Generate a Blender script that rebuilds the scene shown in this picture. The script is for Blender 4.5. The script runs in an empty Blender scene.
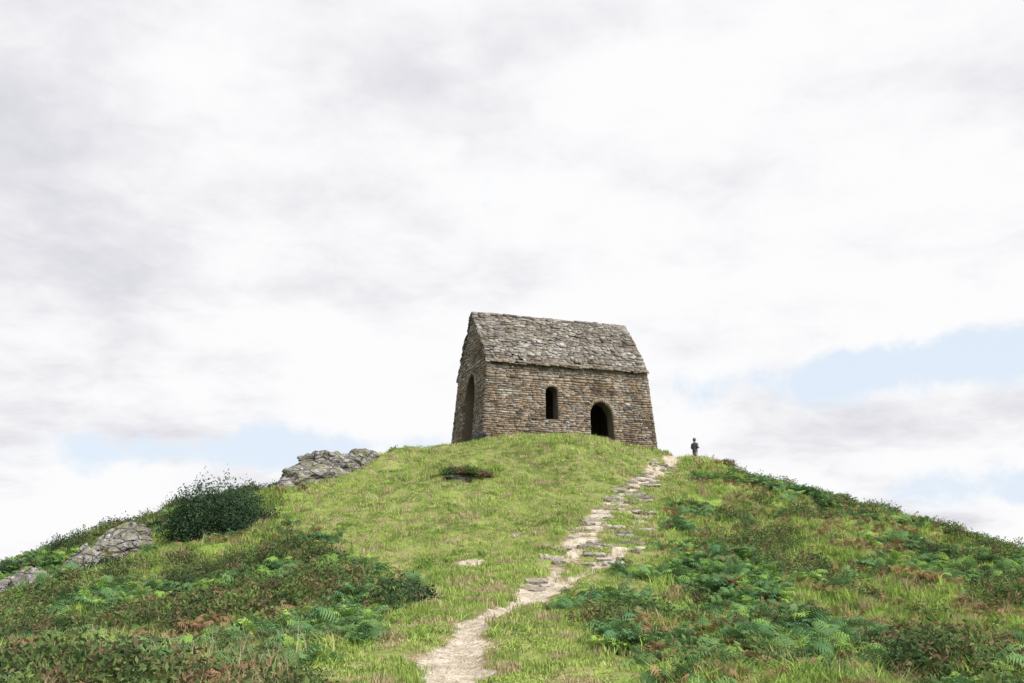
import bpy, bmesh, math, random
import numpy as np
from mathutils import Vector, Matrix, noise as mn
random.seed(7); rng=np.random.RandomState(11)
scene=bpy.context.scene
scene.view_settings.view_transform='Standard'
scene.view_settings.look='None'; scene.view_settings.exposure=0

# ---------------------------------------------------------------- helpers
class NT:
    def __init__(s,tree): s.t=tree; s.n=tree.nodes; s.l=tree.links
    def new(s,typ,**kw):
        n=s.n.new(typ)
        for k,v in kw.items(): setattr(n,k,v)
        return n
    def setin(s,n,i,v):
        if v is None: return
        if isinstance(v,bpy.types.NodeSocket): s.l.new(v,n.inputs[i])
        else: n.inputs[i].default_value=v
    def m(s,op,a,b=None,c=None,clamp=False):
        n=s.new('ShaderNodeMath',operation=op); n.use_clamp=clamp
        s.setin(n,0,a); s.setin(n,1,b); s.setin(n,2,c)
        return n.outputs[0]
    def mix(s,f,a,b,mode='MIX'):
        n=s.new('ShaderNodeMix',data_type='RGBA',blend_type=mode)
        s.setin(n,0,f)
        for i,v in ((6,a),(7,b)):
            if isinstance(v,tuple) and len(v)==3: v=v+(1,)
            s.setin(n,i,v)
        return n.outputs[2]
    def noise(s,vec,scale,detail=4,rough=.55,dist=0):
        n=s.new('ShaderNodeTexNoise'); s.setin(n,'Vector',vec)
        n.inputs['Scale'].default_value=scale; n.inputs['Detail'].default_value=detail
        n.inputs['Roughness'].default_value=rough; n.inputs['Distortion'].default_value=dist
        return n.outputs[0]
    def ss(s,v,a,b,lo=0,hi=1):
        n=s.new('ShaderNodeMapRange',interpolation_type='SMOOTHSTEP')
        s.setin(n,0,v); n.inputs[1].default_value=a; n.inputs[2].default_value=b
        n.inputs[3].default_value=lo; n.inputs[4].default_value=hi
        return n.outputs[0]

def newmat(name):
    m=bpy.data.materials.new(name); m.use_nodes=True
    m.node_tree.nodes.clear(); return m,NT(m.node_tree)

def link(o,parent=None):
    scene.collection.objects.link(o)
    if parent: o.parent=parent
    return o

def mesh_np(name,verts,faces,attrs=None,mat=None,smooth=False):
    me=bpy.data.meshes.new(name)
    verts=np.asarray(verts,dtype=np.float32); faces=np.asarray(faces,dtype=np.int32)
    k=faces.shape[1]; m=faces.shape[0]
    me.vertices.add(len(verts)); me.vertices.foreach_set('co',verts.ravel())
    me.loops.add(m*k); me.loops.foreach_set('vertex_index',faces.ravel())
    me.polygons.add(m); me.polygons.foreach_set('loop_start',np.arange(0,m*k,k,dtype=np.int32))
    me.polygons.foreach_set('loop_total',np.full(m,k,dtype=np.int32))
    me.update(calc_edges=True)
    if attrs:
        for an,(typ,arr) in attrs.items():
            a=me.attributes.new(an,typ,'POINT')
            arr=np.asarray(arr,dtype=np.int32 if typ=='INT' else np.float32)
            a.data.foreach_set({'FLOAT':'value','INT':'value','FLOAT_VECTOR':'vector','FLOAT_COLOR':'color'}[typ],arr.ravel())
    if mat: me.materials.append(mat)
    if smooth: me.polygons.foreach_set('use_smooth',np.ones(m,dtype=bool))
    return me

# ---------------------------------------------------------------- terrain height
def vnoise(x,y,seed):
    t=np.random.RandomState(seed).rand(256,256)
    xi=np.floor(x).astype(int); yi=np.floor(y).astype(int)
    fx=x-xi; fy=y-yi; fx=fx*fx*fx*(fx*(fx*6-15)+10); fy=fy*fy*fy*(fy*(fy*6-15)+10)
    a=t[xi%256,yi%256]; b=t[(xi+1)%256,yi%256]; c=t[xi%256,(yi+1)%256]; d=t[(xi+1)%256,(yi+1)%256]
    return (a*(1-fx)+b*fx)*(1-fy)+(c*(1-fx)+d*fx)*fy
def fbm(x,y,scale,octv=4,seed=1):
    s=0;amp=1;tot=0
    for i in range(octv):
        s=s+amp*vnoise(x*scale*2**i+17.3*i,y*scale*2**i+5.1*i,seed+i); tot+=amp; amp*=.5
    return s/tot*2-1

CP=np.array([
(-.69,12,-1.04),(-.82,15,-.78),(-.66,18.5,-.53),(.39,22.5,-.11),(1.27,27,.63),(2.31,32,1.68),(3.36,37.5,2.8),(5.2,44,4.25),(6.8,49,5.4),(8.47,54,6.65),(9.8,59,7.3),
(-1.6,54.4,7.9),(-3.0,54.6,7.6),(2.1,54,8.15),(1.97,51,7.45),(5.45,55,7.95),(8.2,56.5,7.65),(9,60,7.7),(5,60,8.3),(-3.5,60,7.8),(0,64,8.2),(6.5,66,7.6),
(-4.1,56,7.5),(-6.9,54,6.75),(-9.3,51,5.7),(-11.1,50,5.1),(-14.6,47,4.0),(-17.5,45,2.6),(-19.2,43,1.55),(-21.1,42,.4),
(-6.8,14,-1.25),(-5.7,19,-1.07),(-10.1,33,.93),(-10.8,27,-.26),(-2.2,12.5,-1.1),(-5.7,32,1.0),(-6.5,40,3.1),(-3,48,5.5),(-2,33,1.3),
(-16.3,38,.45),(-15.9,33.8,-.4),(-12,42,2.7),
(10.95,58,7.45),(15,56,5.3),(19,55,4.15),(22.9,54,2.75),(26.2,52,.85),
(7.3,15,-1.3),(5.24,19,-1.07),(1.7,13,-1.12),(3.2,24,-.2),(6.6,35,1.7),(10,30,.3),(13.3,28,-.27),(12.6,44,2.95),(16.4,38,1.07),(10.4,50,5.2),
(0,0,-1.6),(-15,0,-2.4),(15,0,-2.4),(-40,5,-9),(40,5,-9),(0,-20,-2.6),(-30,30,-3.5),(-25,22,-2.8),(30,30,-2),(-30,60,-2),(-45,50,-13),(38,48,-4),(40,70,-9),(60,50,-16),
(15,66,4.3),(23,66,.5),(-10,66,4),(-18,60,1.3),(-4,68,6),(0,80,2),(0,95,-6),(11,64,7.0)],dtype=float)
def U(r2): return np.where(r2>1e-9,r2*np.log(np.maximum(r2,1e-9)),0)
P=CP[:,:2]/10; n=len(P)
K=U(((P[:,None]-P[None])**2).sum(-1))+np.eye(n)*.004
A=np.zeros((n+3,n+3)); A[:n,:n]=K; A[:n,n]=1; A[:n,n+1:]=P; A[n,:n]=1; A[n+1:,:n]=P.T
W=np.linalg.solve(A,np.concatenate([CP[:,2],[0,0,0]]))

PATH=np.array([(-.9,-2),(-.7,6),(-.69,12),(-.82,15),(-.66,18.5),(.39,22.5),(1.27,27),(2.31,32),(3.36,37.5),(5.2,44),(6.8,49),(8.47,54),(9.7,58),(10.3,61)])
PATH2=np.array([(1.1,24.5),(2.0,26.5),(3.3,30),(4.1,34),(4.7,38),(5.6,43),(6.6,47.5)])
PATH3=np.array([(6.9,50),(7.4,52.2),(6.8,54.3),(6.0,56)])
def pdist(x,y,pl):
    d=np.full(x.shape,1e9)
    for (ax,ay),(bx,by) in zip(pl[:-1],pl[1:]):
        vx,vy=bx-ax,by-ay; t=np.clip(((x-ax)*vx+(y-ay)*vy)/(vx*vx+vy*vy),0,1)
        d=np.minimum(d,np.hypot(x-ax-t*vx,y-ay-t*vy))
    return d
def pathmask(x,y):
    w=.38+.12*fbm(x,y,.35,2,50)+.10*np.interp(y,[10,14,18,24,30,40,55],[1.1,.4,-.6,.1,.2,.2,.6])
    j=fbm(x,y,.9,4,60)*.42*np.interp(y,[12,24],[.5,1])
    m=np.clip(1.5-(pdist(x,y,PATH)+j)/w,0,1)
    gaps=np.clip(1.2+1.5*fbm(x,y,.8,3,171),0,1); m=m*np.where(y>27,gaps,1)
    br=np.clip(.6+1.6*fbm(x,y,.5,2,71),0,1)
    m2=np.clip(1.3-(pdist(x,y,PATH2)+j)/.26,0,1)*br
    m3=np.clip(1.3-(pdist(x,y,PATH3)+j)/.28,0,1)*.6
    pt=0
    for (cx,cy,rx,ry) in ((-1.25,25.6,.65,.55),(-1.0,21.0,.4,.35),(-1.5,28.2,.7,.5),(0.2,34.5,.5,.6)):
        pt=np.maximum(pt,np.clip(1.3-np.hypot((x-cx)/rx,(y-cy)/ry)+j*2,0,.78))
    return np.maximum(np.maximum(m,m2),np.maximum(m3,pt))
def height(x,y):
    x=np.asarray(x,float); y=np.asarray(y,float); sh=x.shape; x=x.ravel(); y=y.ravel()
    z=np.zeros(len(x))
    for s in range(0,len(x),20000):
        q=np.stack([x[s:s+20000],y[s:s+20000]],1)/10
        z[s:s+20000]=U(((q[:,None]-P[None])**2).sum(-1))@W[:n]+W[n]+q@W[n+1:]
    r=np.hypot(x,(y-38))
    base=-8-(r-70)*.55+3*fbm(x,y,.03,3,9)
    k=np.clip((r-55)/35,0,1); k=k*k*(3-2*k)
    z=z*(1-k)+np.maximum(base,-75)*k
    bx,by=3.3,58.5
    fl=np.clip((np.hypot(x-bx,y-by)-5)/5,0.15,1)
    lat=np.clip((np.abs(x-np.interp(y,PATH[:,1],PATH[:,0]))-.5)/3,0,1)
    z=z+fl*(.36*fbm(x,y,.22,2,3)*lat+.30*fbm(x,y,.6,3,5)*(.25+.75*lat)+.11*fbm(x,y,2.0,2,8)*(.4+.6*lat))
    ty=y+1.2*fbm(x,y,.25,3,77); tf=(ty/1.7)%1
    am=np.clip(fbm(x,y,.18,2,78)*2+.5,0,1)*np.clip((y-26)/6,0,1)*fl*lat
    z=z+am*.38*(np.clip(tf/.25,0,1)-tf-.12)
    sx=(x+2.3)/1.3; z=z+.5*np.exp(-sx*sx)*np.clip((y-45.7)/.35,0,1)*np.exp(-np.clip(y-46,0,9)/1.6)
    pm=pathmask(x,y)
    z=z-.11*np.clip(pm,0,1)
    st=np.clip((y-25)/3,0,1)*np.clip((54-y)/3,0,1)*pm
    sp=1.05; yy=y+.6*fbm(x,y,.6,2,33)-.25*x
    fr=(yy/sp)%1
    z=z+st*.28*.8*((np.clip(fr/.14,0,1))-fr-.2)
    return z.reshape(sh)
def h1(x,y): return float(height(np.array([x]),np.array([y]))[0])

def axis(segs):
    out=[]
    for a,b,st in segs: out+=list(np.arange(a,b,st))
    out.append(segs[-1][1]); return np.array(out)
xs=np.concatenate([[-4000,-2000,-900,-400,-220,-150,-110,-90,-75],axis([(-62,-32,1.5),(-32,-11,.28),(-11,14,.1),(14,38,.28),(38,62,1.5)]),[75,90,110,150,220,400,900,2000,4000]])
ys=np.concatenate([[-4000,-2000,-900,-300,-150,-90,-60,-40,-28],axis([(-18,4,1.2),(4,10,.3),(10,24,.09),(24,62,.13),(62,72,.4),(72,110,2)]),[125,150,200,300,600,1200,2500,5000]])
X,Y=np.meshgrid(xs,ys); Z=height(X,Y)
pm=pathmask(X,Y); pm[(np.abs(X)>40)|(Y<-20)|(Y>90)]=0

def rough(x,y):
    xl=np.interp(y,[0,12,20,24,30,36,42,48,52,56,70],[-2,-1.96,-2.3,-3.1,-4.6,-7.2,-9.6,-9.2,-7.5,-9,-9])
    xr=np.interp(y,[0,12,15,20,29,38,46,52,57,61,70],[1.6,1.25,.95,.75,3.7,5.4,7.6,9.0,10.6,12,13])
    j=fbm(x,y,.45,3,90)*1.6
    l=np.clip((xl-x+j)/1.2,0,1); r=np.clip((x-xr+j*.5)/.9,0,1)
    return l,r
rl,rr=rough(X,Y)
nx=len(xs);ny=len(ys)
idx=np.arange(nx*ny).reshape(ny,nx)
faces=np.stack([idx[:-1,:-1].ravel(),idx[:-1,1:].ravel(),idx[1:,1:].ravel(),idx[1:,:-1].ravel()],1)

mat_ground,g=newmat('hill_turf_and_path')
geo=g.new('ShaderNodeNewGeometry').outputs['Position']
def att(nt,nm):
    a=nt.new('ShaderNodeAttribute'); a.attribute_name=nm; return a.outputs['Fac']
pa=att(g,'path'); ra=att(g,'rough')
n1=g.noise(geo,.5,4,.6); n2=g.noise(geo,3.5,4,.65); n3=g.noise(geo,22,2,.7)
grass=g.mix(g.ss(n1,.35,.65),(.10,.14,.034),(.20,.25,.065))
grass=g.mix(g.ss(n2,.47,.62),grass,(.24,.205,.11))
grass=g.mix(g.ss(n3,.48,.7),grass,(.06,.08,.025))
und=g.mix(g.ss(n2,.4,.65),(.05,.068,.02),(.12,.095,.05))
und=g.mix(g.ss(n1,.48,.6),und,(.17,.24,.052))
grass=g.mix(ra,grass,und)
dirt=g.mix(g.ss(n2,.35,.65),(.29,.245,.185),(.44,.39,.325))
dirt=g.mix(g.ss(n3,.50,.66),dirt,(.20,.16,.115))
dirt=g.mix(g.ss(n1,.55,.7,0,.5),dirt,(.23,.185,.13))
pf=g.m('ADD',pa,g.m('MULTIPLY',g.m('SUBTRACT',n3,.5),1.0)); pf=g.m('ADD',pf,g.m('MULTIPLY',g.m('SUBTRACT',n2,.5),1.1))
pmask=g.ss(pf,.48,.78)
edge=g.ss(pf,.05,.5)
col=g.mix(g.m('MULTIPLY',edge,.85),grass,(.17,.135,.075))
col=g.mix(pmask,col,dirt)
bs=g.new('ShaderNodeBsdfDiffuse'); g.setin(bs,'Color',col)
bp=g.new('ShaderNodeBump'); bp.inputs['Strength'].default_value=.9; bp.inputs['Distance'].default_value=.07
g.setin(bp,'Height',g.m('ADD',n3,g.m('MULTIPLY',n2,1.5))); g.l.new(bp.outputs[0],bs.inputs['Normal'])
o=g.new('ShaderNodeOutputMaterial'); g.l.new(bs.outputs[0],o.inputs[0])
me=mesh_np('terrain',np.stack([X.ravel(),Y.ravel(),Z.ravel()],1),faces,{'path':('FLOAT',pm.ravel()),'rough':('FLOAT',np.maximum(rl,rr).ravel())},mat_ground,True)
link(bpy.data.objects.new('hill_terrain',me))

ms,g=newmat('sea_water'); b=g.new('ShaderNodeBsdfPrincipled'); b.inputs['Base Color'].default_value=(.05,.11,.14,1); b.inputs['Roughness'].default_value=.25
tc=g.new('ShaderNodeNewGeometry').outputs['Position']
bp=g.new('ShaderNodeBump'); bp.inputs['Distance'].default_value=1; g.setin(bp,'Height',g.noise(tc,.15,6)); g.l.new(bp.outputs[0],b.inputs['Normal'])
o=g.new('ShaderNodeOutputMaterial'); g.l.new(b.outputs[0],o.inputs[0])
me=mesh_np('sea',[(-9000,-9000,-55),(9000,-9000,-55),(9000,9000,-55),(-9000,9000,-55)],[(0,1,2,3)],None,ms)
link(bpy.data.objects.new('sea',me))

# ---------------------------------------------------------------- foliage materials
def leafmat(name,c1,c2,c3=None,scale=.8,trans=.3,lo=.4,hi=.95,t3=.53):
    m,g=newmat(name)
    p=g.new('ShaderNodeNewGeometry').outputs['Position']
    r=g.new('ShaderNodeObjectInfo').outputs['Random']
    f=g.m('ADD',g.m('MULTIPLY',g.noise(p,scale,2),.9),g.m('MULTIPLY',r,.45))
    c=g.mix(g.ss(f,lo,hi),c1,c2)
    if c3: c=g.mix(g.ss(g.noise(p,scale*2.3,2),t3,t3+.11),c,c3)
    d=g.new('ShaderNodeBsdfDiffuse'); g.setin(d,0,c); sh=d.outputs[0]
    if trans>0:
        t=g.new('ShaderNodeBsdfTranslucent'); g.setin(t,0,c)
        mx=g.new('ShaderNodeMixShader'); mx.inputs[0].default_value=trans
        g.l.new(d.outputs[0],mx.inputs[1]); g.l.new(t.outputs[0],mx.inputs[2]); sh=mx.outputs[0]
    o=g.new('ShaderNodeOutputMaterial'); g.l.new(sh,o.inputs[0]); return m
M_turf=leafmat('turf_blade',(.125,.185,.042),(.265,.335,.09),(.29,.25,.135),.6,0,.4,.95,.50)
M_coarse=leafmat('coarse_grass',(.11,.185,.04),(.28,.37,.09),(.29,.25,.13),.5,.2)
M_straw=leafmat('straw_grass',(.30,.26,.15),(.46,.40,.26))
M_fern=leafmat('fern_leaf',(.05,.10,.038),(.13,.225,.085),(.085,.175,.08),.6)
M_fernl=leafmat('fern_leaf_light',(.12,.22,.045),(.23,.35,.08),None,.6)
M_rust=leafmat('dead_bracken',(.14,.085,.045),(.28,.175,.10),(.20,.18,.075),.9,.3,.4,.95,.50)
M_shrub=leafmat('shrub_leaf',(.045,.07,.03),(.115,.16,.05),(.14,.095,.06),.8,.2)
M_gorse=leafmat('gorse_leaf',(.018,.034,.019),(.045,.075,.038),None,1.5,.1)
M_stem,g=newmat('woody_stem'); d=g.new('ShaderNodeBsdfDiffuse'); g.setin(d,0,g.mix(g.noise(g.new('ShaderNodeNewGeometry').outputs['Position'],20),(.05,.035,.02),(.1,.08,.05)))
o=g.new('ShaderNodeOutputMaterial'); g.l.new(d.outputs[0],o.inputs[0])

def proto_coll(name): return bpy.data.collections.new(name)
def addproto(coll,name,V,F,mat):
    me=mesh_np(name,V,F,None,mat); ob=bpy.data.objects.new(name,me); coll.objects.link(ob); return ob

def tuft(nb,rad,h,w,lean,R):
    V=[];F=[]
    for i in range(nb):
        a=R.uniform(0,6.28); r=rad*math.sqrt(R.random()); x=r*math.cos(a); y=r*math.sin(a)
        b=R.uniform(0,6.28); hh=h*R.uniform(.5,1.2); ww=w*R.uniform(.6,1.2)
        la=R.uniform(0,6.28); ll=lean*hh*R.uniform(.2,1)
        dx,dy=math.cos(b)*ww,math.sin(b)*ww; lx,ly=math.cos(la)*ll,math.sin(la)*ll
        k=len(V)
        V+=[(x-dx,y-dy,-.03),(x+dx,y+dy,-.03),(x+lx*.35+dx*.7,y+ly*.35+dy*.7,hh*.6),(x+lx*.35-dx*.7,y+ly*.35-dy*.7,hh*.6)]
        V+=[(x+lx,y+ly,hh),(x+lx+.002,y+ly,hh)]
        F+=[(k,k+1,k+2,k+3),(k+3,k+2,k+5,k+4)]
    return V,F
def fern(nf,L,R,rise=1.0,npin=15):
    V=[];F=[]
    for i in range(nf):
        az=6.28*i/nf+R.uniform(-.4,.4); l=L*R.uniform(.6,1.15); el=rise*R.uniform(.7,1.25)
        p=Vector((R.uniform(-.05,.05),R.uniform(-.05,.05),0)); ax=Vector((math.cos(az),math.sin(az),0)); side=Vector((-ax.y,ax.x,0))
        tilt=R.uniform(-.5,.5); cur=R.uniform(-.5,.5)
        for j in range(npin):
            t=j/npin; e=el-1.6*t*t*1.1
            ax2=(ax+side*cur*t).normalized()
            d=ax2*math.cos(e)+Vector((0,0,math.sin(e))); q=p+d*(l/npin)
            k=len(V); w=.006
            V+=[p-side*w,p+side*w,q+side*w*.8,q-side*w*.8]; F.append((k,k+1,k+2,k+3))
            if t>.18:
                pl=l*.34*math.sin(math.pi*min(1,(1-t)*.95+.12))**.8*R.uniform(.7,1.15)*(1 if t<.85 else .6)
                for s in (-1,1):
                    up=Vector((0,0,1))
                    sd=(side*s*math.cos(tilt)+up*(math.sin(tilt)*s)+d*.35).normalized()
                    a0=p; m=a0+sd*pl*.5+up*.01; tip=a0+sd*pl-up*pl*R.uniform(.1,.4)
                    hw=l/npin*.36
                    k=len(V)
                    V+=[a0-d*hw*.8,a0+d*hw*.8,m+d*hw,m-d*hw,tip+d*hw*.15,tip-d*hw*.15]
                    F+=[(k,k+1,k+2,k+3),(k+3,k+2,k+4,k+5)]
            p=q
    return [tuple(v) for v in V],F
def shrub(nl,rx,rz,ls,R,lump=.35,stems=14,seed=0,fill=.35):
    V=[];F=[]
    for i in range(nl):
        a=R.uniform(0,6.28); ph=math.asin(R.uniform(-.05,1)); 
        d=Vector((math.cos(a)*math.cos(ph),math.sin(a)*math.cos(ph),math.sin(ph)))
        lm=1+lump*(mn.noise(d*2.1+Vector((seed*3.1,0,0)))*1.3+.7*mn.noise(d*5+Vector((0,seed,0))))
        rr=(R.random()**fill)*lm
        if R.random()<.06: rr*=R.uniform(1.0,1.18)
        c=Vector((d.x*rx*rr,d.y*rx*rr,d.z*rz*rr))
        u=Vector((R.gauss(0,1),R.gauss(0,1),R.gauss(0,1)+.6)).normalized(); v=u.cross(Vector((R.gauss(0,1),R.gauss(0,1),R.gauss(0,1)))).normalized()
        s=ls*R.uniform(.6,1.4); k=len(V)
        V+=[tuple(c-u*s),tuple(c+v*s*.4),tuple(c+u*s),tuple(c-v*s*.4)]; F.append((k,k+1,k+2,k+3))
    for i in range(stems):
        a=R.uniform(0,6.28); e=R.uniform(.3,1.4); d=Vector((math.cos(a)*math.cos(e)*rx,math.sin(a)*math.cos(e)*rx,math.sin(e)*rz))*.85
        s=Vector((-math.sin(a),math.cos(a),0))*ls*.3; k=len(V)
        V+=[tuple(-s),tuple(s),tuple(d+s*.2),tuple(d-s*.2)]; F.append((k,k+1,k+2,k+3))
    return V,F

R=random.Random(3)
C_turf=proto_coll('turf_protos')
for i in range(5): addproto(C_turf,'turf_%d'%i,*tuft(34,.19,.07,.0075,.9,R),M_turf)
C_coarse=proto_coll('coarse_protos')
for i in range(5): addproto(C_coarse,'coarse_%d'%i,*tuft(40,.2,.24,.010,1.0,R),M_coarse)
C_straw=proto_coll('straw_protos')
for i in range(4): addproto(C_straw,'straw_%d'%i,*tuft(12,.16,.55,.005,.6,R),M_straw)
C_fern=proto_coll('fern_protos')
for i in range(7): addproto(C_fern,'fern_%d'%i,*fern(R.randint(6,9),.5,R,.95,14),M_fern if i<5 else M_fernl)
C_rust=proto_coll('rust_protos')
for i in range(5): addproto(C_rust,'rust_%d'%i,*fern(R.randint(4,7),.38,R,1.15,11),M_rust)
C_shrub=proto_coll('shrub_protos')
for i in range(5): addproto(C_shrub,'shrub_%d'%i,*shrub(900,.5,.40,.033,R,.45,14,i),M_shrub)

def scatter(name,coll,x,y,scl,dz=0.0,tilt=.15,sz=None):
    N=len(x); z=height(x,y)+dz
    rot=np.stack([rng.uniform(-tilt,tilt,N),rng.uniform(-tilt,tilt,N),rng.uniform(0,6.28,N)],1)
    me=bpy.data.meshes.new(name); me.vertices.add(N); me.vertices.foreach_set('co',np.stack([x,y,z],1).astype(np.float32).ravel())
    def A_(nm,ty,arr,key): a=me.attributes.new(nm,ty,'POINT'); a.data.foreach_set(key,arr.ravel())
    S=np.stack([scl,scl,scl*(1 if sz is None else sz)],1)
    A_('rot','FLOAT_VECTOR',rot.astype(np.float32),'vector'); A_('scl','FLOAT_VECTOR',S.astype(np.float32),'vector')
    A_('idx','INT',rng.randint(0,len(coll.objects),N).astype(np.int32),'value')
    ob=link(bpy.data.objects.new(name,me))
    ng=bpy.data.node_groups.new(name+'_gn','GeometryNodeTree')
    ng.interface.new_socket('Geometry',in_out='INPUT',socket_type='NodeSocketGeometry'); ng.interface.new_socket('Geometry',in_out='OUTPUT',socket_type='NodeSocketGeometry')
    gi=ng.nodes.new('NodeGroupInput'); go=ng.nodes.new('NodeGroupOutput')
    ip=ng.nodes.new('GeometryNodeInstanceOnPoints'); ci=ng.nodes.new('GeometryNodeCollectionInfo')
    ci.inputs['Collection'].default_value=coll; ci.inputs['Separate Children'].default_value=True; ci.inputs['Reset Children'].default_value=True
    def NA(nm,dt):
        a=ng.nodes.new('GeometryNodeInputNamedAttribute'); a.data_type=dt; a.inputs['Name'].default_value=nm; return a.outputs['Attribute']
    er=ng.nodes.new('FunctionNodeEulerToRotation')
    L=ng.links.new
    L(gi.outputs[0],ip.inputs['Points']); L(ci.outputs[0],ip.inputs['Instance']); ip.inputs['Pick Instance'].default_value=True
    L(NA('idx','INT'),ip.inputs['Instance Index']); L(NA('rot','FLOAT_VECTOR'),er.inputs[0]); L(er.outputs[0],ip.inputs['Rotation'])
    L(NA('scl','FLOAT_VECTOR'),ip.inputs['Scale']); L(ip.outputs[0],go.inputs[0])
    md=ob.modifiers.new('scatter','NODES'); md.node_group=ng
    return ob

BL=9.95; BW=6.0; ang=math.radians(18.6); BO=Vector((-1.4,55.0,7.9))
ca,sa=math.cos(ang),math.sin(ang)
def inbld(x,y,m=.25):
    u=(x-BO.x)*ca+(y-BO.y)*sa; v=-(x-BO.x)*sa+(y-BO.y)*ca
    return (u>-m)&(u<BL+m)&(v>-m)&(v<BW+m)
def cand(N,ylo=8,yhi=70,power=1.0,wide=.62):
    y=ylo+(yhi-ylo)*rng.rand(N)**power
    x=(rng.rand(N)*2-1)*(wide*y+3)
    k=(x>-31)&(x<37)&~inbld(x,y)
    return x[k],y[k]
BUSH=(-11.35,40.2)
# ground kept free of tall growth around the bush and the outcrops (x, y, radius)
CLR=[(BUSH[0],BUSH[1]-.6,3.4),(BUSH[0]+1.0,BUSH[1]+2.0,2.6),(BUSH[0]-2.2,BUSH[1]+.6,1.6),(-15.9,33.4,1.5),(-15.4,31.9,1.5),(-14.9,30.6,1.2),(-15.6,36.0,1.5),(-15.3,34.8,1.3),(-15.3,38.8,1.7),(-14.2,37.0,1.5),(-9.3,48.2,2.6),(-9.3,46.8,1.6),(-1.9,52.5,1.2)]
def clear(x,y):
    k=np.ones(len(x),bool)
    for a,b,r in CLR: k&=np.hypot(x-a,y-b)>r
    return k
x,y=cand(88000,8,68,1.35)
pmv=pathmask(x,y); l,r=rough(x,y); ro=np.maximum(l,r)
bald=fbm(x,y,.9,3,222)
k=(pmv<.40+.4*rng.rand(len(x)))&(rng.rand(len(x))<np.where(ro>.5,.35,np.clip(1.05-np.clip(bald-.12,0,1)*4,.12,1)))
x,y=x[k],y[k]; s=np.interp(y,[8,20,40,60],[.6,.95,1.35,1.65])*rng.uniform(.7,1.3,len(x))
hf=.8+1.4*np.clip(fbm(x,y,.8,3,21),-.4,1)
scatter('hill_grass',C_turf,x,y,s,0,.25,np.clip(hf,.35,2))
# coarse grass: rough zones plus tussocks dotted through the lawn
x,y=cand(56000,8,68,1.3)
pmv=pathmask(x,y); l,r=rough(x,y); ro=np.maximum(l,r); nn=fbm(x,y,.35,3,31)
tus=np.clip((fbm(x,y,.55,3,131)-.14)*3,0,.6)
k=(pmv<.3)&(rng.rand(len(x))<np.maximum(ro*np.clip(.5+nn,0.1,1),tus))
x,y=x[k],y[k]; l,r=rough(x,y); ro=np.maximum(l,r)
scatter('coarse_grass',C_coarse,x,y,rng.uniform(.6,1.3,len(x)),0,.25,.45+.55*ro)
# ferns
x,y=cand(42000,8.5,66,1.2)
pmv=pathmask(x,y); l,r=rough(x,y); nn=fbm(x,y,.34,4,41)
low=np.clip((30-y)/16,0,1)
dr=r*np.clip(.05+nn*2.4+low*.9,0,1); dl=l*np.clip(.28+nn*2.0+low*.45,0,1)
k=(pmv<.2)&(rng.rand(len(x))<np.maximum(dr,dl)*.85)&clear(x,y)
x,y=x[k],y[k]
scatter('fern_bracken',C_fern,x,y,rng.uniform(.45,1.25,len(x))*np.interp(y,[8,20,30,60],[.75,1.05,1.15,1]),0,.35)
# dead bracken
x,y=cand(36000,8.5,66,1.2)
pmv=pathmask(x,y); l,r=rough(x,y); nn=fbm(x,y,.5,4,141)
k=(pmv<.2)&(rng.rand(len(x))<np.clip((nn-.0)*2.2,0,.7)*np.maximum(r*.75,l*.75))&clear(x,y)
x,y=x[k],y[k]
scatter('dead_bracken',C_rust,x,y,rng.uniform(.5,1.1,len(x)),.04,.3)
# shrubs
x,y=cand(11000,10,66,1.0)
pmv=pathmask(x,y); l,r=rough(x,y); nn=fbm(x,y,.3,4,241)
crest=np.clip((x+6)/-4,0,1)*np.clip((y-40)/4,0,1)+np.clip((x-12)/2,0,1)*np.clip((y-49)/3,0,1)*.8
k=(pmv<.1)&(rng.rand(len(x))<np.clip(l*(.12+nn*1.7)+r*(.02+nn*1.1)+crest*.5*np.maximum(l,r),0,1))&clear(x,y)
x,y=x[k],y[k]
scatter('heather_shrubs',C_shrub,x,y,rng.uniform(.5,1.6,len(x)),-.05,.2)
# straw stalks
x,y=cand(7000,9,50,1.4)
l,r=rough(x,y); nn=fbm(x,y,.5,2,341)
k=(rng.rand(len(x))<l*np.clip(nn*2,0,1)+r*np.clip(nn-.1,0,1)*.9)
x,y=x[k],y[k]
scatter('dry_grass_stalks',C_straw,x,y,rng.uniform(.4,1.1,len(x)),0,.2)

def gorse(x,y,rx,rz,nl,seed,ls=.05,nb=9,name='gorse_bush',mat=None):
    R=random.Random(seed)
    e=bpy.data.objects.new(name,None); e.location=(x,y,h1(x,y)-.12*rz); link(e)
    for i in range(nb):
        a=i*2.4+R.uniform(-.3,.3); d=(.15+.5*(i/nb)**.6)*rx if i else 0
        V,F=shrub(nl//nb,rx*R.uniform(.42,.62),rz*R.uniform(.66,.95)*(1-.25*d/rx),ls,R,.45,5,seed+i,.6)
        me=mesh_np('bough',V,F,None,mat or M_gorse); ob=bpy.data.objects.new('bough_%d'%i,me); ob.location=(math.cos(a)*d,math.sin(a)*d,0); link(ob,e)
    V=[];F=[]
    for i in range(9):
        a=R.uniform(0,6.28); t=Vector((math.cos(a)*rx*.5,math.sin(a)*rx*.5,rz*R.uniform(.4,.65)))
        s=Vector((-math.sin(a),math.cos(a),0)); k=len(V); w=.05
        V+=[tuple(s*w),tuple(-s*w),tuple(Vector((0,0,w*1.5))),tuple(t+s*.01),tuple(t-s*.01),tuple(t+Vector((0,0,.015)))]
        F+=[(k,k+1,k+4,k+3),(k+1,k+2,k+5,k+4),(k+2,k,k+3,k+5)]
    link(bpy.data.objects.new('trunk',mesh_np('trunk',V,F,None,M_stem)),e)
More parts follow.
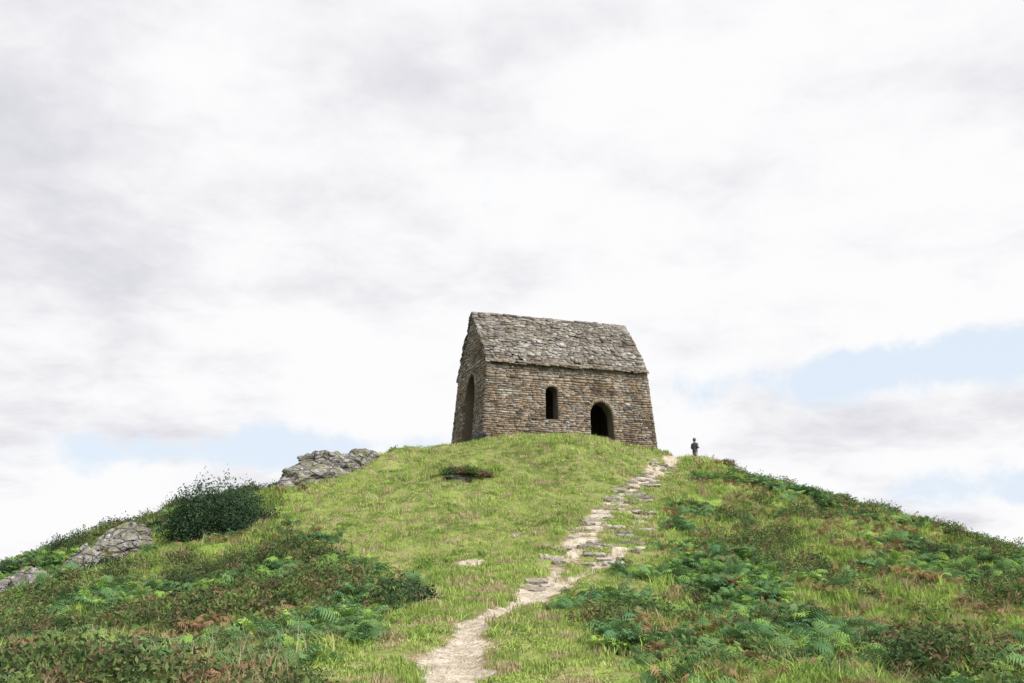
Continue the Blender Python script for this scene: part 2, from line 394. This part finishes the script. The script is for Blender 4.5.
gorse(BUSH[0],BUSH[1],2.15,2.5,100000,5,.052,13)
for i,(gx,gy,rx,rz) in enumerate([(-15.0,46.8,1.1,.9),(-12.8,48.6,.8,.7),(-17.2,45,1.1,.9),(-6.35,54.2,.5,.6),(-11.4,48.6,.6,.5),(-18.8,43.4,1.0,.9),(-20.4,42,1.0,.8),(-2.4,21.5,.8,.6),(14.4,55.6,.55,.5),(-5.3,29.5,.9,.7),(-12.8,33,1.0,.8),(-8.2,26.5,.9,.7),(-13.4,35.2,.8,.6)]):
    gorse(gx,gy,rx,rz,10000,20+i,.045)
for i,(gx,gy,rx,rz) in enumerate([(12.2,57.6,.7,.55),(13.3,57.2,.8,.7),(15.8,56,.7,.5),(20,54.8,1.0,.6),(21.6,54.4,1.0,.6),(23.5,53.7,1.0,.5),(-2.3,46.15,1.15,.5),(-1.3,46.3,.6,.35)]):
    gorse(gx,gy,rx,rz,7000,60+i,.045,7,'heather_bush',M_shrub)

# ---------------------------------------------------------------- rocks
def rockmat(name,k):
    M,g=newmat(name)
    tc=g.new('ShaderNodeNewGeometry').outputs['Position']
    a=g.noise(tc,1.2,6,.65); b2=g.noise(tc,6,6,.7); vo=g.new('ShaderNodeTexVoronoi',feature='DISTANCE_TO_EDGE'); vo.inputs['Scale'].default_value=1.3
    mp=g.new('ShaderNodeMapping'); mp.inputs['Rotation'].default_value=(.2,.35,0); mp.inputs['Scale'].default_value=(1,1,2.2); g.l.new(tc,mp.inputs[0]); g.l.new(mp.outputs[0],vo.inputs['Vector'])
    q=lambda *c: tuple(v*k for v in c)
    c=g.mix(g.ss(a,.35,.65),q(.115,.105,.09),q(.24,.23,.21)); c=g.mix(g.ss(b2,.56,.68),c,q(.46,.45,.42)); c=g.mix(g.ss(b2,.36,.46,1,0),c,q(.055,.05,.04))
    c=g.mix(g.ss(vo.outputs[0],0,.04,.4,0),c,q(.05,.045,.035)); c=g.mix(g.ss(g.noise(tc,2.2,3),.53,.62),c,q(.13,.13,.065))
    b=g.new('ShaderNodeBsdfPrincipled'); g.setin(b,'Base Color',c); b.inputs['Roughness'].default_value=.9
    bp=g.new('ShaderNodeBump'); bp.inputs['Distance'].default_value=.12; g.setin(bp,'Height',g.m('ADD',b2,g.ss(vo.outputs[0],0,.07))); g.l.new(bp.outputs[0],b.inputs['Normal'])
    o=g.new('ShaderNodeOutputMaterial'); g.l.new(b.outputs[0],o.inputs[0]); return M
M_rock=rockmat('lichen_rock',1.0); M_drock=rockmat('dark_rock',.35); M_slate=rockmat('dark_slate',.14)
def rock_bm(bm,c,size,rotz,seed,tilt=0.2,sub=5):
    t=bmesh.new(); bmesh.ops.create_icosphere(t,subdivisions=sub,radius=1)
    R=random.Random(seed); planes=[(Vector((R.gauss(0,1),R.gauss(0,1),R.gauss(0,.9))).normalized(),R.uniform(.6,.9)) for _ in range(12)]
    off=Vector((seed*1.7,seed*.9,0))
    M=Matrix.Translation(c)@Matrix.Rotation(rotz,4,'Z')@Matrix.Rotation(tilt,4,'Y')
    for v in t.verts:
        p=v.co.copy()
        for nrm,d in planes:
            e=p.dot(nrm)-d
            if e>0: p-=nrm*e*.9
        p+=v.co*(.14*mn.noise(v.co*2+off)+.08*mn.noise(v.co*5+off)+.04*mn.noise(v.co*11+off))
        ly=(p.z*1.0+p.x*.35+.2*mn.noise(v.co*3+off))*2.6+seed
        p*=1+.05*(mn.noise(Vector((math.floor(ly)*7.3,seed,0)))*2)-.03*((ly%1)<.12)
        v.co=M@Vector((p.x*size[0],p.y*size[1],p.z*size[2]))
    tm=bpy.data.meshes.new('t'); t.to_mesh(tm); bm.from_mesh(tm); t.free(); bpy.data.meshes.remove(tm)
def outcrop(name,parts,mat=None):
    bm=bmesh.new()
    for i,(x,y,dz,sz,rz,tl) in enumerate(parts): rock_bm(bm,Vector((x,y,h1(x,y)+dz)),sz,rz,int(abs(x*31+y*17))+i,tl)
    me=bpy.data.meshes.new(name); bm.to_mesh(me); bm.free(); me.materials.append(mat or M_rock)
    return link(bpy.data.objects.new(name,me))
outcrop('rock_outcrop',[(-8.9,50.2,.45,(2.0,1.4,1.25),.2,.08),(-10.1,49.5,.1,(1.5,1.1,1.1),.5,-.3),(-7.7,51,.15,(1.2,.9,.8),-.2,.25),(-9.6,48.4,.0,(1.8,1.0,1.0),.1,-.1),(-10.6,48.0,-.1,(1.0,.7,.7),.3,-.2)])
outcrop('rock_outcrop',[(-15.8,37.2,.5,(.65,.6,1.25),.3,.45),(-15.3,37.4,.2,(.8,.5,1.0),.8,.4),(-16.3,36.9,.1,(.7,.5,.7),.8,.2),(-15.5,36.4,.0,(.8,.5,.6),.4,.2)])
outcrop('rock_outcrop',[(-16.0,40.8,.5,(1.4,.7,.6),.4,-.6),(-15.0,39.5,.3,(1.2,.6,.6),.3,-.55),(-14.4,38.1,.2,(1.0,.5,.6),.5,-.4)])
outcrop('rock_outcrop',[(-15.9,33.7,.4,(.8,.6,.9),.1,.1),(-15.3,33.4,.15,(.6,.5,.7),.1,.2),(-16.5,34.0,.25,(.8,.5,.7),.1,.1),(-15.7,32.9,.0,(.7,.4,.5),.4,.1)])
outcrop('rock_outcrop',[(-4.9,55.2,.02,(.9,.6,.22),.2,.05),(-5.8,54.6,-.02,(.6,.5,.22),.2,.05),(-3.8,55.0,.04,(.5,.4,.2),.4,.1)])
outcrop('turf_scarp_rock',[(-2.5,45.75,.0,(.7,.3,.22),0,.05)],M_drock)
# slab leaning on the brow just in front of the gable corner
yy=np.linspace(49.5,54.2,60); xx=-.0345*yy; hh=height(xx,yy); kb=int(np.argmax(hh/yy)); lx,ly_=float(xx[kb]),float(yy[kb])
outcrop('leaning_stone',[(lx,ly_,.16,(.50,.22,.36),-.2,-.45)],M_slate)
x=rng.uniform(-4.0,-.6,90); y=rng.uniform(45.9,46.9,90)
scatter('scarp_tussocks',C_coarse,x,y,rng.uniform(.7,1.2,90),.02,.3)

V=[];F=[];T=[]
def slab(V,F,T,c,sx,sy,sz,rz,col,R,jit=.12,axes=None):
    k=len(V)
    for dz in (-1,1):
        for dx,dy in ((-1,-1),(1,-1),(1,1),(-1,1)):
            px=dx*sx*(1+R.uniform(-jit,jit)*2); py=dy*sy*(1+R.uniform(-jit,jit)*2); pz=dz*sz*(1+R.uniform(-jit,jit))
            if axes: p=c+axes[0]*px+axes[1]*py+axes[2]*pz
            else: p=c+Vector((px*math.cos(rz)-py*math.sin(rz),px*math.sin(rz)+py*math.cos(rz),pz))
            V.append(tuple(p)); T.append(col)
    F+=[(k,k+3,k+2,k+1),(k+4,k+5,k+6,k+7),(k,k+1,k+5,k+4),(k+1,k+2,k+6,k+5),(k+2,k+3,k+7,k+6),(k+3,k,k+4,k+7)]
R=random.Random(77); bm=bmesh.new(); cl=bm.verts.layers.float_color.new('tint')
def stepstone(x,y,rx,ry,rz_,b):
    t=bmesh.new(); bmesh.ops.create_icosphere(t,subdivisions=2,radius=1); off=Vector((x*3,y*3,0)); a=R.uniform(-.3,.5); z=h1(x,y)+.02
    mp={}
    for v in t.verts:
        p=v.co*(1+.35*mn.noise(v.co*1.5+off)); p.z=max(-.8,min(.5,p.z))
        q=Vector((p.x*rx,p.y*ry,p.z*rz_)); q=Matrix.Rotation(a,3,'Z')@q
        nv=bm.verts.new(q+Vector((x,y,z))); nv[cl]=(b,b*.92,b*.8,1); mp[v]=nv
    for f in t.faces: bm.faces.new([mp[v] for v in f.verts])
    t.free()
for pl,lo,hi,num in ((PATH,24,54,4),(PATH2,27,46,2)):
    for yy in np.arange(lo,hi,.55):
        xc=float(np.interp(yy,pl[:,1],pl[:,0]))
        for q in range(R.randint(0,num)):
            stepstone(xc+R.uniform(-.6,.6),yy+R.uniform(-.15,.15),R.uniform(.12,.40),R.uniform(.1,.2),R.uniform(.09,.17),R.uniform(.18,.40))
me=bpy.data.meshes.new('path_step_stones'); bm.to_mesh(me); bm.free()
M_st,g=newmat('masonry_stone')
def stone_nodes(g,dark,lich,lth,pat=None,pf=.6):
    tc=g.new('ShaderNodeNewGeometry').outputs['Position']
    at=g.new('ShaderNodeAttribute'); at.attribute_name='tint'
    n1=g.noise(tc,.9,5,.6); n2=g.noise(tc,9,5,.7); n3=g.noise(tc,35,3,.7)
    c=g.mix(g.ss(n1,.38,.62,.0,.85),at.outputs['Color'],dark,'MULTIPLY')
    if pat: c=g.mix(g.ss(g.noise(tc,1.7,4,.65),.50,.62,0,pf),c,pat)
    c=g.mix(g.ss(g.m('ADD',n2,g.m('MULTIPLY',g.m('SUBTRACT',g.noise(tc,.6,3),.5),.5)),lth,lth+.1,0,.85),c,lich)
    c=g.mix(g.ss(n3,.35,.5,.6,0),c,(.06,.05,.04))
    b=g.new('ShaderNodeBsdfPrincipled'); g.setin(b,'Base Color',c); b.inputs['Roughness'].default_value=.92; b.inputs['Specular IOR Level'].default_value=.2
    bp=g.new('ShaderNodeBump'); bp.inputs['Distance'].default_value=.04; bp.inputs['Strength'].default_value=.8; g.setin(bp,'Height',n2); g.l.new(bp.outputs[0],b.inputs['Normal'])
    o=g.new('ShaderNodeOutputMaterial'); g.l.new(b.outputs[0],o.inputs[0])
stone_nodes(g,(.46,.38,.29,1),(.33,.30,.24),.62,(.21,.155,.095,1),.7)
M_sl,g=newmat('roof_slate_lichen'); stone_nodes(g,(.52,.47,.43,1),(.37,.35,.30),.58,(.13,.11,.085,1))
me.materials.append(M_sl)
link(bpy.data.objects.new('path_step_stones',me))

# ---------------------------------------------------------------- chapel
chapel=bpy.data.objects.new('stone_chapel',None); chapel.location=BO; chapel.rotation_euler=(0,0,ang); link(chapel)
HE=4.72; HR=8.2; BAT=.36
def bat(p):
    k=max(0,(HE-p[2])/HE)**1.0*BAT
    return ((p[0]-BL/2)*(1+k/(BL/2))+BL/2,(p[1]-BW/2)*(1+k/(BW/2))+BW/2,p[2])
M_core,g=newmat('mortar_core'); d=g.new('ShaderNodeBsdfDiffuse'); g.setin(d,0,g.mix(g.noise(g.new('ShaderNodeNewGeometry').outputs['Position'],6),(.065,.052,.036),(.14,.115,.085))); o=g.new('ShaderNodeOutputMaterial'); g.l.new(d.outputs[0],o.inputs[0])
OPEN={'S':[(3.85,.36,1.5,3.1,3.42),(6.78,.68,-.3,1.85,2.68)],'W':[(3.0,1.05,.3,2.9,4.45)],'N':[(5,.4,1.6,3.0,3.4)],'E':[(3,.5,1.8,3.2,4.0)]}
def hw_at(op,z):
    c,w,z0,zs,zt=op
    if z<z0 or z>=zt: return 0
    if z<=zs: return w
    return w*math.sqrt(max(0,1-((z-zs)/(zt-zs))**1.7))
def prof(op,nn=9):
    c,w,z0,zs,zt=op; pts=[(c-w,z0),(c+w,z0)]
    R_=[(c+hw_at(op,zs+(zt-zs)*i/nn*.999),zs+(zt-zs)*i/nn) for i in range(nn)]+[(c,zt)]
    return pts+R_+[(2*c-a,b) for a,b in R_[-2::-1]]
def prism(pts3,off):
    bm=bmesh.new(); a=[bm.verts.new(p) for p in pts3]; b=[bm.verts.new(p+off) for p in pts3]
    bm.faces.new(a[::-1]); bm.faces.new(b)
    for i in range(len(a)): j=(i+1)%len(a); bm.faces.new((a[i],a[j],b[j],b[i]))
    bmesh.ops.recalc_face_normals(bm,faces=bm.faces)
    me=bpy.data.meshes.new('p'); bm.to_mesh(me); bm.free(); return bpy.data.objects.new('p',me)
def shellprof(x0,x1,y0,y1,zb,drop):
    ym=BW/2
    return [Vector((x0,y0,zb)),Vector((x0,y1,zb)),Vector((x0,y1,HE-drop)),Vector((x0,ym,HR-.12-drop)),Vector((x0,y0,HE-drop))],Vector((x1-x0,0,0))
core=prism(*shellprof(0,BL,0,BW,-1.3,0)); inner=prism(*shellprof(.75,BL-.75,.75,BW-.75,-2,.25))
cut=[inner]
for w,ops in OPEN.items():
    for op in ops:
        pr=prof(op)
        if w=='S': cut.append(prism([Vector((a,-1,b)) for a,b in pr],Vector((0,2.2,0))))
        if w=='N': cut.append(prism([Vector((a,BW-1.2,b)) for a,b in pr],Vector((0,2.2,0))))
        if w=='W': cut.append(prism([Vector((-1,a,b)) for a,b in pr],Vector((2.2,0,0))))
        if w=='E': cut.append(prism([Vector((BL-1.2,a,b)) for a,b in pr],Vector((2.2,0,0))))
link(core)
for c_ in cut:
    link(c_); md=core.modifiers.new('b','BOOLEAN'); md.object=c_; md.operation='DIFFERENCE'; md.solver='EXACT'
dg=bpy.context.evaluated_depsgraph_get(); me=bpy.data.meshes.new_from_object(core.evaluated_get(dg))
for c_ in cut+[core]: bpy.data.objects.remove(c_)
for v in me.vertices: v.co=bat(v.co)
me.materials.clear(); me.materials.append(M_core)
ob=bpy.data.objects.new('wall_core',me); link(ob,chapel)

R=random.Random(5)
def stonecol(R):
    r=R.random(); b=R.uniform(.12,.285)
    if r<.12: return (b*1.35,b*1.28,b*1.12,1)
    if r<.45: return (b*1.12,b*.89,b*.66,1)
    if r<.58: return (b*.55,b*.5,b*.45,1)
    return (b,b*.90,b*.76,1)
def wall(wname):
    V=[];F=[];T=[]
    length=BL if wname in 'SN' else BW
    def P3(s,z,out):
        if wname=='S': return Vector((s,-out,z))
        if wname=='N': return Vector((s,BW+out,z))
        if wname=='W': return Vector((-out,s,z))
        return Vector((BL+out,s,z))
    z=-1.2; top=HE if wname in 'SN' else HR-.2
    while z<top:
        hc=R.uniform(.06,.16) if z<3.3 else R.uniform(.09,.2); zc=z+hc/2
        if wname in 'SN': a0,a1=0,length
        else:
            t=max(0,(zc-HE)/(HR-.12-HE)); a0,a1=t*BW/2+.0,BW-t*BW/2
        segs=[(a0-.03,a1+.03)]
        for op in OPEN[wname]:
            w=max(hw_at(op,zc),hw_at(op,zc-hc*.4))
            if w>0:
                ns=[]
                for p,q in segs:
                    c0,c1=op[0]-w,op[0]+w
                    if q<=c0 or p>=c1: ns.append((p,q)); continue
                    if p<c0: ns.append((p,c0))
                    if q>c1: ns.append((c1,q))
                segs=ns
        for p,q in segs:
            s=p
            while s<q-.03:
                ln=min(R.uniform(.12,.42) if hc<.13 else R.uniform(.18,.6),q-s)
                if q-s-ln<.1: ln=q-s
                o_=R.uniform(.012,.06)
                g_=.004; k=len(V); col=stonecol(R)
                wob=lambda ss_: .05*mn.noise(Vector((ss_*.9,z*1.3,3)))*1.6
                corners=[(s+g_,z+g_),(s+ln-g_,z+g_),(s+ln-g_,z+hc-g_),(s+g_,z+hc-g_)]
                corners=[(a+R.uniform(-.014,.014),b+wob(a)+R.uniform(-.018,.018)) for a,b in corners]
                for a,b in corners: V.append(P3(a,b,-.1)); T.append(col)
                for a,b in corners:
                    aa=a+(s+ln/2-a)*.05; V.append(P3(aa,b+(zc-b)*.10,o_+R.uniform(-.010,.010))); T.append(col)
                F+=[(k+4,k+5,k+6,k+7),(k,k+1,k+5,k+4),(k+1,k+2,k+6,k+5),(k+2,k+3,k+7,k+6),(k+3,k,k+4,k+7)]
                s+=ln
        z+=hc
    for op in OPEN[wname]:
        c,w,z0,zs,zt=op; N=max(7,int((w+zt-zs)*2/.13))
        for i in range(N):
            a=math.pi*(i+.5)/N
            def pt(an,r): return (c+math.cos(an)*(w+r),zs+math.sin(an)*(zt-zs+r))
            da=math.pi/N*.46; col=stonecol(R); th=R.uniform(.16,.28)
            k=len(V)
            q=[pt(a-da,0.01),pt(a-da,th),pt(a+da,th),pt(a+da,0.01)]
            oo=R.uniform(.05,.075)
            for s_,z_ in q: V.append(P3(s_,z_,-.05)); T.append(col)
            for s_,z_ in q: V.append(P3(s_,z_,oo)); T.append(col)
            F+=[(k+4,k+5,k+6,k+7),(k,k+1,k+5,k+4),(k+1,k+2,k+6,k+5),(k+2,k+3,k+7,k+6),(k+3,k,k+4,k+7)]
    V=[bat(v) for v in V]
    me=mesh_np('wall_'+wname,V,F,{'tint':('FLOAT_COLOR',T)},M_st)
    bm=bmesh.new(); bm.from_mesh(me); bmesh.ops.recalc_face_normals(bm,faces=bm.faces); bm.to_mesh(me); bm.free()
    link(bpy.data.objects.new({'S':'front_wall_stones','N':'rear_wall_stones','W':'gable_wall_stones','E':'far_gable_wall_stones'}[wname],me),chapel)
for w in 'SNWE': wall(w)
V=[];F=[];T=[]
for yside in (-.10,BW+.10):
    s=-.05
    while s<BL-.05:
        ln=min(R.uniform(.3,.6),BL+.04-s); slab(V,F,T,Vector((s+ln/2,yside,HE+R.uniform(-.02,.02))),ln/2*.98,.12,.055,0,stonecol(R),R,.05); s+=ln
link(bpy.data.objects.new('eaves_course',mesh_np('eaves_course',V,F,{'tint':('FLOAT_COLOR',T)},M_st)),chapel)
V=[];F=[];T=[]
slope=Vector((0,BW/2,HR-HE)); SL=slope.length+.12; su=slope.normalized(); 
for side in (0,1):
    up=Vector((0,su.y if side==0 else -su.y,su.z)); nr=Vector((0,-su.z if side==0 else su.z,su.y)); xa=Vector((1,0,0))
    base=Vector((0,0 if side==0 else BW,HE))-up*.2+nr*.05
    d=0
    while d<SL+.1:
        ex=R.uniform(.13,.19)*(1.15-.3*d/SL)
        s=-.06-R.uniform(0,.1)
        while s<BL+.02:
            wd=R.uniform(.16,.46); 
            if s+wd>BL+.08: wd=BL+.08-s
            if wd<.05: break
            b=R.uniform(.11,.27); tc_=R.random()
            col=(b,b*.94,b*.85,1) if tc_<.62 else ((b*1.4,b*1.36,b*1.22,1) if tc_<.8 else (b*.75,b*.62,b*.46,1))
            sag=.07*math.sin(s*.75+1)*math.sin(math.pi*d/SL)+.05*mn.noise(Vector((s*.9,d*1.1,side)))*2
            c=base+up*(d+ex*.6+.03*mn.noise(Vector((s*1.3,d,9))))+xa*(s+wd/2)+nr*(.03+sag+R.uniform(-.012,.045))
            tl=R.uniform(-.05,.05); u2=(up-nr*(.16+R.uniform(-.05,.05))+nr*tl).normalized(); n2=u2.cross(xa)
            if n2.dot(nr)<0: n2=-n2
            slab(V,F,T,c,wd/2*.97,ex*.85,R.uniform(.018,.04),0,col,R,.12,(xa,u2,n2))
            s+=wd
        d+=ex
me=mesh_np('roof_slates',V,F,{'tint':('FLOAT_COLOR',T)},M_sl)
bm=bmesh.new(); bm.from_mesh(me); bmesh.ops.recalc_face_normals(bm,faces=bm.faces); bm.to_mesh(me); bm.free()
link(bpy.data.objects.new('roof_slates',me),chapel)
V=[];F=[];T=[]; s=-.08
while s<BL-.05:
    ln=min(R.uniform(.25,.5),BL+.05-s); b=R.uniform(.14,.28); slab(V,F,T,Vector((s+ln/2,BW/2,HR+.04+R.uniform(-.03,.04)+.04*math.sin(s))),ln/2*.97,.17,.06,0,(b,b*.93,b*.84,1),R,.10); s+=ln
link(bpy.data.objects.new('ridge_stones',mesh_np('ridge_stones',V,F,{'tint':('FLOAT_COLOR',T)},M_sl)),chapel)

# ---------------------------------------------------------------- walker
def simple(name,c,r=.8):
    m,g=newmat(name); b=g.new('ShaderNodeBsdfPrincipled')
    n_=g.noise(g.new('ShaderNodeNewGeometry').outputs['Position'],14,4)
    g.setin(b,'Base Color',g.mix(n_,tuple(v*.75 for v in c),tuple(v*1.2 for v in c))); b.inputs['Roughness'].default_value=r
    o=g.new('ShaderNodeOutputMaterial'); g.l.new(b.outputs[0],o.inputs[0]); return m
M_skin=simple('skin',(.5,.33,.25),.6); M_jk=simple('dark_jacket',(.06,.06,.075)); M_tr=simple('grey_trousers',(.2,.19,.2)); M_hair=simple('dark_hair',(.045,.03,.022),.5); M_boot=simple('boots',(.05,.035,.025)); M_eye=simple('eyes',(.03,.02,.02),.2)
px,py=11.12,60.3
person=bpy.data.objects.new('person_standing',None); person.location=(px,py,h1(px,py)); person.rotation_euler=(0,0,math.radians(125)); link(person)
def skin(name,verts,edges,root=0,sub=2):
    bm=bmesh.new(); ly=bm.verts.layers.skin.verify(); vs=[]
    for i,(co,r) in enumerate(verts):
        v=bm.verts.new(co); v[ly].radius=(r if isinstance(r,tuple) else (r,r)); v[ly].use_root=(i==root); vs.append(v)
    for a,b in edges: bm.edges.new((vs[a],vs[b]))
    me=bpy.data.meshes.new(name); bm.to_mesh(me); bm.free(); ob=bpy.data.objects.new(name,me); link(ob)
    ob.modifiers.new('s','SKIN'); sb=ob.modifiers.new('ss','SUBSURF'); sb.levels=sub; sb.render_levels=sub
    dg=bpy.context.evaluated_depsgraph_get(); m2=bpy.data.meshes.new_from_object(ob.evaluated_get(dg)); bpy.data.objects.remove(ob)
    m2.polygons.foreach_set('use_smooth',np.ones(len(m2.polygons),dtype=bool))
    return m2
B=[((0,0,.93),(.19,.14)),((0,0,1.08),(.175,.13)),((0,.01,1.25),(.20,.145)),((0,.01,1.38),(.185,.125)),((0,.01,1.47),(.075,.075)),((0,-.005,1.54),(.055,.055))]
E=[(0,1),(1,2),(2,3),(3,4),(4,5)]
for sx in (-1,1):
    k=len(B)
    B+=[((sx*.20,.01,1.38),.08),((sx*.26,.03,1.12),.062),((sx*.14,-.2,1.14 if sx>0 else 1.18),.044),((sx*.075,-.25,1.20),.028)]
    E+=[(3,k),(k,k+1),(k+1,k+2),(k+2,k+3)]
    k=len(B)
    B+=[((sx*.095,0,.85),.098),((sx*.11,-.02,.48),.066),((sx*.12,.02,.10),.045),((sx*.125,.0,.045),.044),((sx*.14,-.14,.03),.034)]
    E+=[(0,k),(k,k+1),(k+1,k+2),(k+2,k+3),(k+3,k+4)]
bme=skin('body',B,E)
for m_ in (M_jk,M_tr,M_boot,M_skin): bme.materials.append(m_)
for p in bme.polygons:
    c_=p.center
    if c_.z>1.49: p.material_index=3
    elif c_.z>.86: p.material_index=3 if (c_.y<-.235) else 0
    elif c_.z>.13: p.material_index=1
    else: p.material_index=2
link(bpy.data.objects.new('body',bme),person)
for sx in (-1,1):
    Hv=[((sx*.075,-.25,1.20),.024),((sx*.055,-.285,1.225),(.03,.016))]; He=[(0,1)]
    for f,(fo,fl) in enumerate(((-.022,.07),(-.008,.08),(.007,.076),(.022,.06))):
        k=len(Hv); Hv+=[((sx*.045,-.30+fo*.2,1.235+fo),.009),((sx*(.045-fl*.45),-.315,1.24+fo),.008),((sx*(.045-fl*.8),-.295,1.24+fo),.007)]; He+=[(1,k),(k,k+1),(k+1,k+2)]
    k=len(Hv); Hv+=[((sx*.05,-.265,1.25),.010),((sx*.03,-.26,1.272),.008)]; He+=[(0,k),(k,k+1)]
    hm=skin('hand',Hv,He,0,1); hm.materials.append(M_skin); link(bpy.data.objects.new('hand',hm),person)
def blob(name,c,s,mat,fn=None,sub=3):
    bm=bmesh.new(); bmesh.ops.create_icosphere(bm,subdivisions=sub,radius=1)
    for v in bm.verts:
        p=v.co.copy()
        if fn: p=fn(p)
        v.co=Vector((c[0]+p.x*s[0],c[1]+p.y*s[1],c[2]+p.z*s[2]))
    me=bpy.data.meshes.new(name); bm.to_mesh(me); bm.free(); me.materials.append(mat); me.polygons.foreach_set('use_smooth',np.ones(len(me.polygons),dtype=bool))
    return link(bpy.data.objects.new(name,me),person)
def headf(p):
    q=p.copy()
    if q.z<0: q.x*=1+.28*q.z; q.y*=1+.12*q.z
    if q.y<-.85 and abs(q.x)<.2 and -.35<q.z<.1: q.y-=.22
    return q
blob('head',(0,-.01,1.63),(.08,.10,.12),M_skin,headf,4)
blob('hair',(0,.012,1.65),(.097,.115,.12),M_hair,lambda p:Vector((p.x,max(p.y,-.75+.4*max(0,-p.z+.3)),max(p.z,-.85))) if p.z>-.2 else Vector((p.x,max(p.y,-.05),p.z*1.3)),3)
for sx in (-1,1):
    blob('ear',(sx*.083,-.01,1.625),(.012,.02,.03),M_skin,None,2); blob('eye',(sx*.03,-.101,1.64),(.012,.008,.008),M_eye,None,2)
blob('mouth',(0,-.105,1.575),(.022,.006,.006),simple('lips',(.35,.12,.1)),None,2)

# ---------------------------------------------------------------- sun, sky
S=Vector((.62,-.62,.95)).normalized(); el=math.asin(S.z); az=math.atan2(S.x,S.y)
sd=bpy.data.lights.new('sun','SUN'); sd.energy=5; sd.angle=math.radians(.5); sd.color=(1,.955,.88)
so=link(bpy.data.objects.new('sun',sd)); so.rotation_euler=S.to_track_quat('Z','Y').to_euler(); so.location=(20,-20,60)
w=bpy.data.worlds.new('World'); scene.world=w; w.use_nodes=True; w.node_tree.nodes.clear(); g=NT(w.node_tree)
sky=g.new('ShaderNodeTexSky',sky_type='NISHITA'); sky.sun_disc=False; sky.sun_elevation=el; sky.sun_rotation=az; sky.air_density=1; sky.dust_density=1.5
d=g.new('ShaderNodeTexCoord').outputs['Generated']
sp=g.new('ShaderNodeSeparateXYZ'); g.l.new(d,sp.inputs[0]); dx,dy,dz=sp.outputs
AZ=g.m('MULTIPLY',g.m('ARCTAN2',dx,dy),57.2958); EL=g.m('MULTIPLY',g.m('ARCSINE',dz),57.2958)
inv=g.m('DIVIDE',1,g.m('ADD',g.m('MAXIMUM',dz,0),.22))
cb=g.new('ShaderNodeCombineXYZ'); g.setin(cb,0,g.m('MULTIPLY',dx,inv)); g.setin(cb,1,g.m('MULTIPLY',dy,inv)); cb.inputs[2].default_value=3.7
n1=g.noise(cb.outputs[0],1.5,5,.5,.25); n2=g.noise(cb.outputs[0],4.5,5,.55,.2); nd=g.noise(d,14,6,.62,.3); nf=g.noise(cb.outputs[0],11,4,.62,.4)
def gau(a0,e0,wa,we,sl=0):
    u=g.m('DIVIDE',g.m('SUBTRACT',AZ,a0),wa)
    v=g.m('DIVIDE',g.m('SUBTRACT',g.m('SUBTRACT',EL,e0),g.m('MULTIPLY',g.m('SUBTRACT',AZ,a0),sl)),we)
    return g.m('EXPONENT',g.m('MULTIPLY',g.m('ADD',g.m('MULTIPLY',u,u),g.m('MULTIPLY',v,v)),-1))
ed=g.m('ADD',g.m('MULTIPLY',g.m('SUBTRACT',nd,.5),1.8),g.m('MULTIPLY',g.m('SUBTRACT',n2,.5),.4))
gap=g.m('MAXIMUM',g.m('MAXIMUM',g.m('MULTIPLY',gau(-15,7.5,19,1.3,.05),.9),gau(22,11.8,15,1.8,.08)),g.m('MULTIPLY',gau(27,5.0,9,1.3,0),.8))
gapm=g.ss(g.m('ADD',gap,ed),.32,.80)
bias=g.m('ADD',g.m('ADD',g.m('MULTIPLY',gau(-27,19,11,7),-.15),g.m('MULTIPLY',gau(-4,31,15,4),-.15)),g.m('ADD',g.m('MULTIPLY',gau(-8,17,13,3),-.09),g.m('MULTIPLY',gau(17,24,12,10),.12)))
cf=g.m('ADD',g.m('ADD',g.m('MULTIPLY',n1,.72),g.m('MULTIPLY',n2,.28)),bias); cf=g.m('ADD',cf,g.m('MULTIPLY',g.m('SUBTRACT',nf,.5),.16))
cc=g.mix(g.ss(cf,.25,.54),(6.9,6.9,7.5),(9.8,9.8,9.9))
hz=g.mix(.9,sky.outputs[0],(8.1,9.0,10.1))
fin=g.mix(gapm,cc,hz)
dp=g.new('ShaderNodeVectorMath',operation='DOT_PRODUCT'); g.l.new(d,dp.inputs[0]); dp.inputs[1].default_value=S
bo=g.m('ADD',1,g.ss(dp.outputs['Value'],.35,1,0,2.0))  # brightens the out-of-view sky around the sun, added to lift ambient light
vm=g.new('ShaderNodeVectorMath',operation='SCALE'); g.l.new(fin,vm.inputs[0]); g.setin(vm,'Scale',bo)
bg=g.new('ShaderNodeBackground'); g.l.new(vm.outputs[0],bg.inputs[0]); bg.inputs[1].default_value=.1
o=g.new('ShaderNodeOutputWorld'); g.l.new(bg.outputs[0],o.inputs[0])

# ---------------------------------------------------------------- camera
cd=bpy.data.cameras.new('camera'); cd.lens=35; cd.sensor_width=36; cd.clip_end=20000; cd.clip_start=.1
co=link(bpy.data.objects.new('camera',cd)); co.location=(0,0,0); co.rotation_euler=(math.radians(90+14),0,0)
scene.camera=co
print('stone',lx,ly_,'person z',h1(px,py))
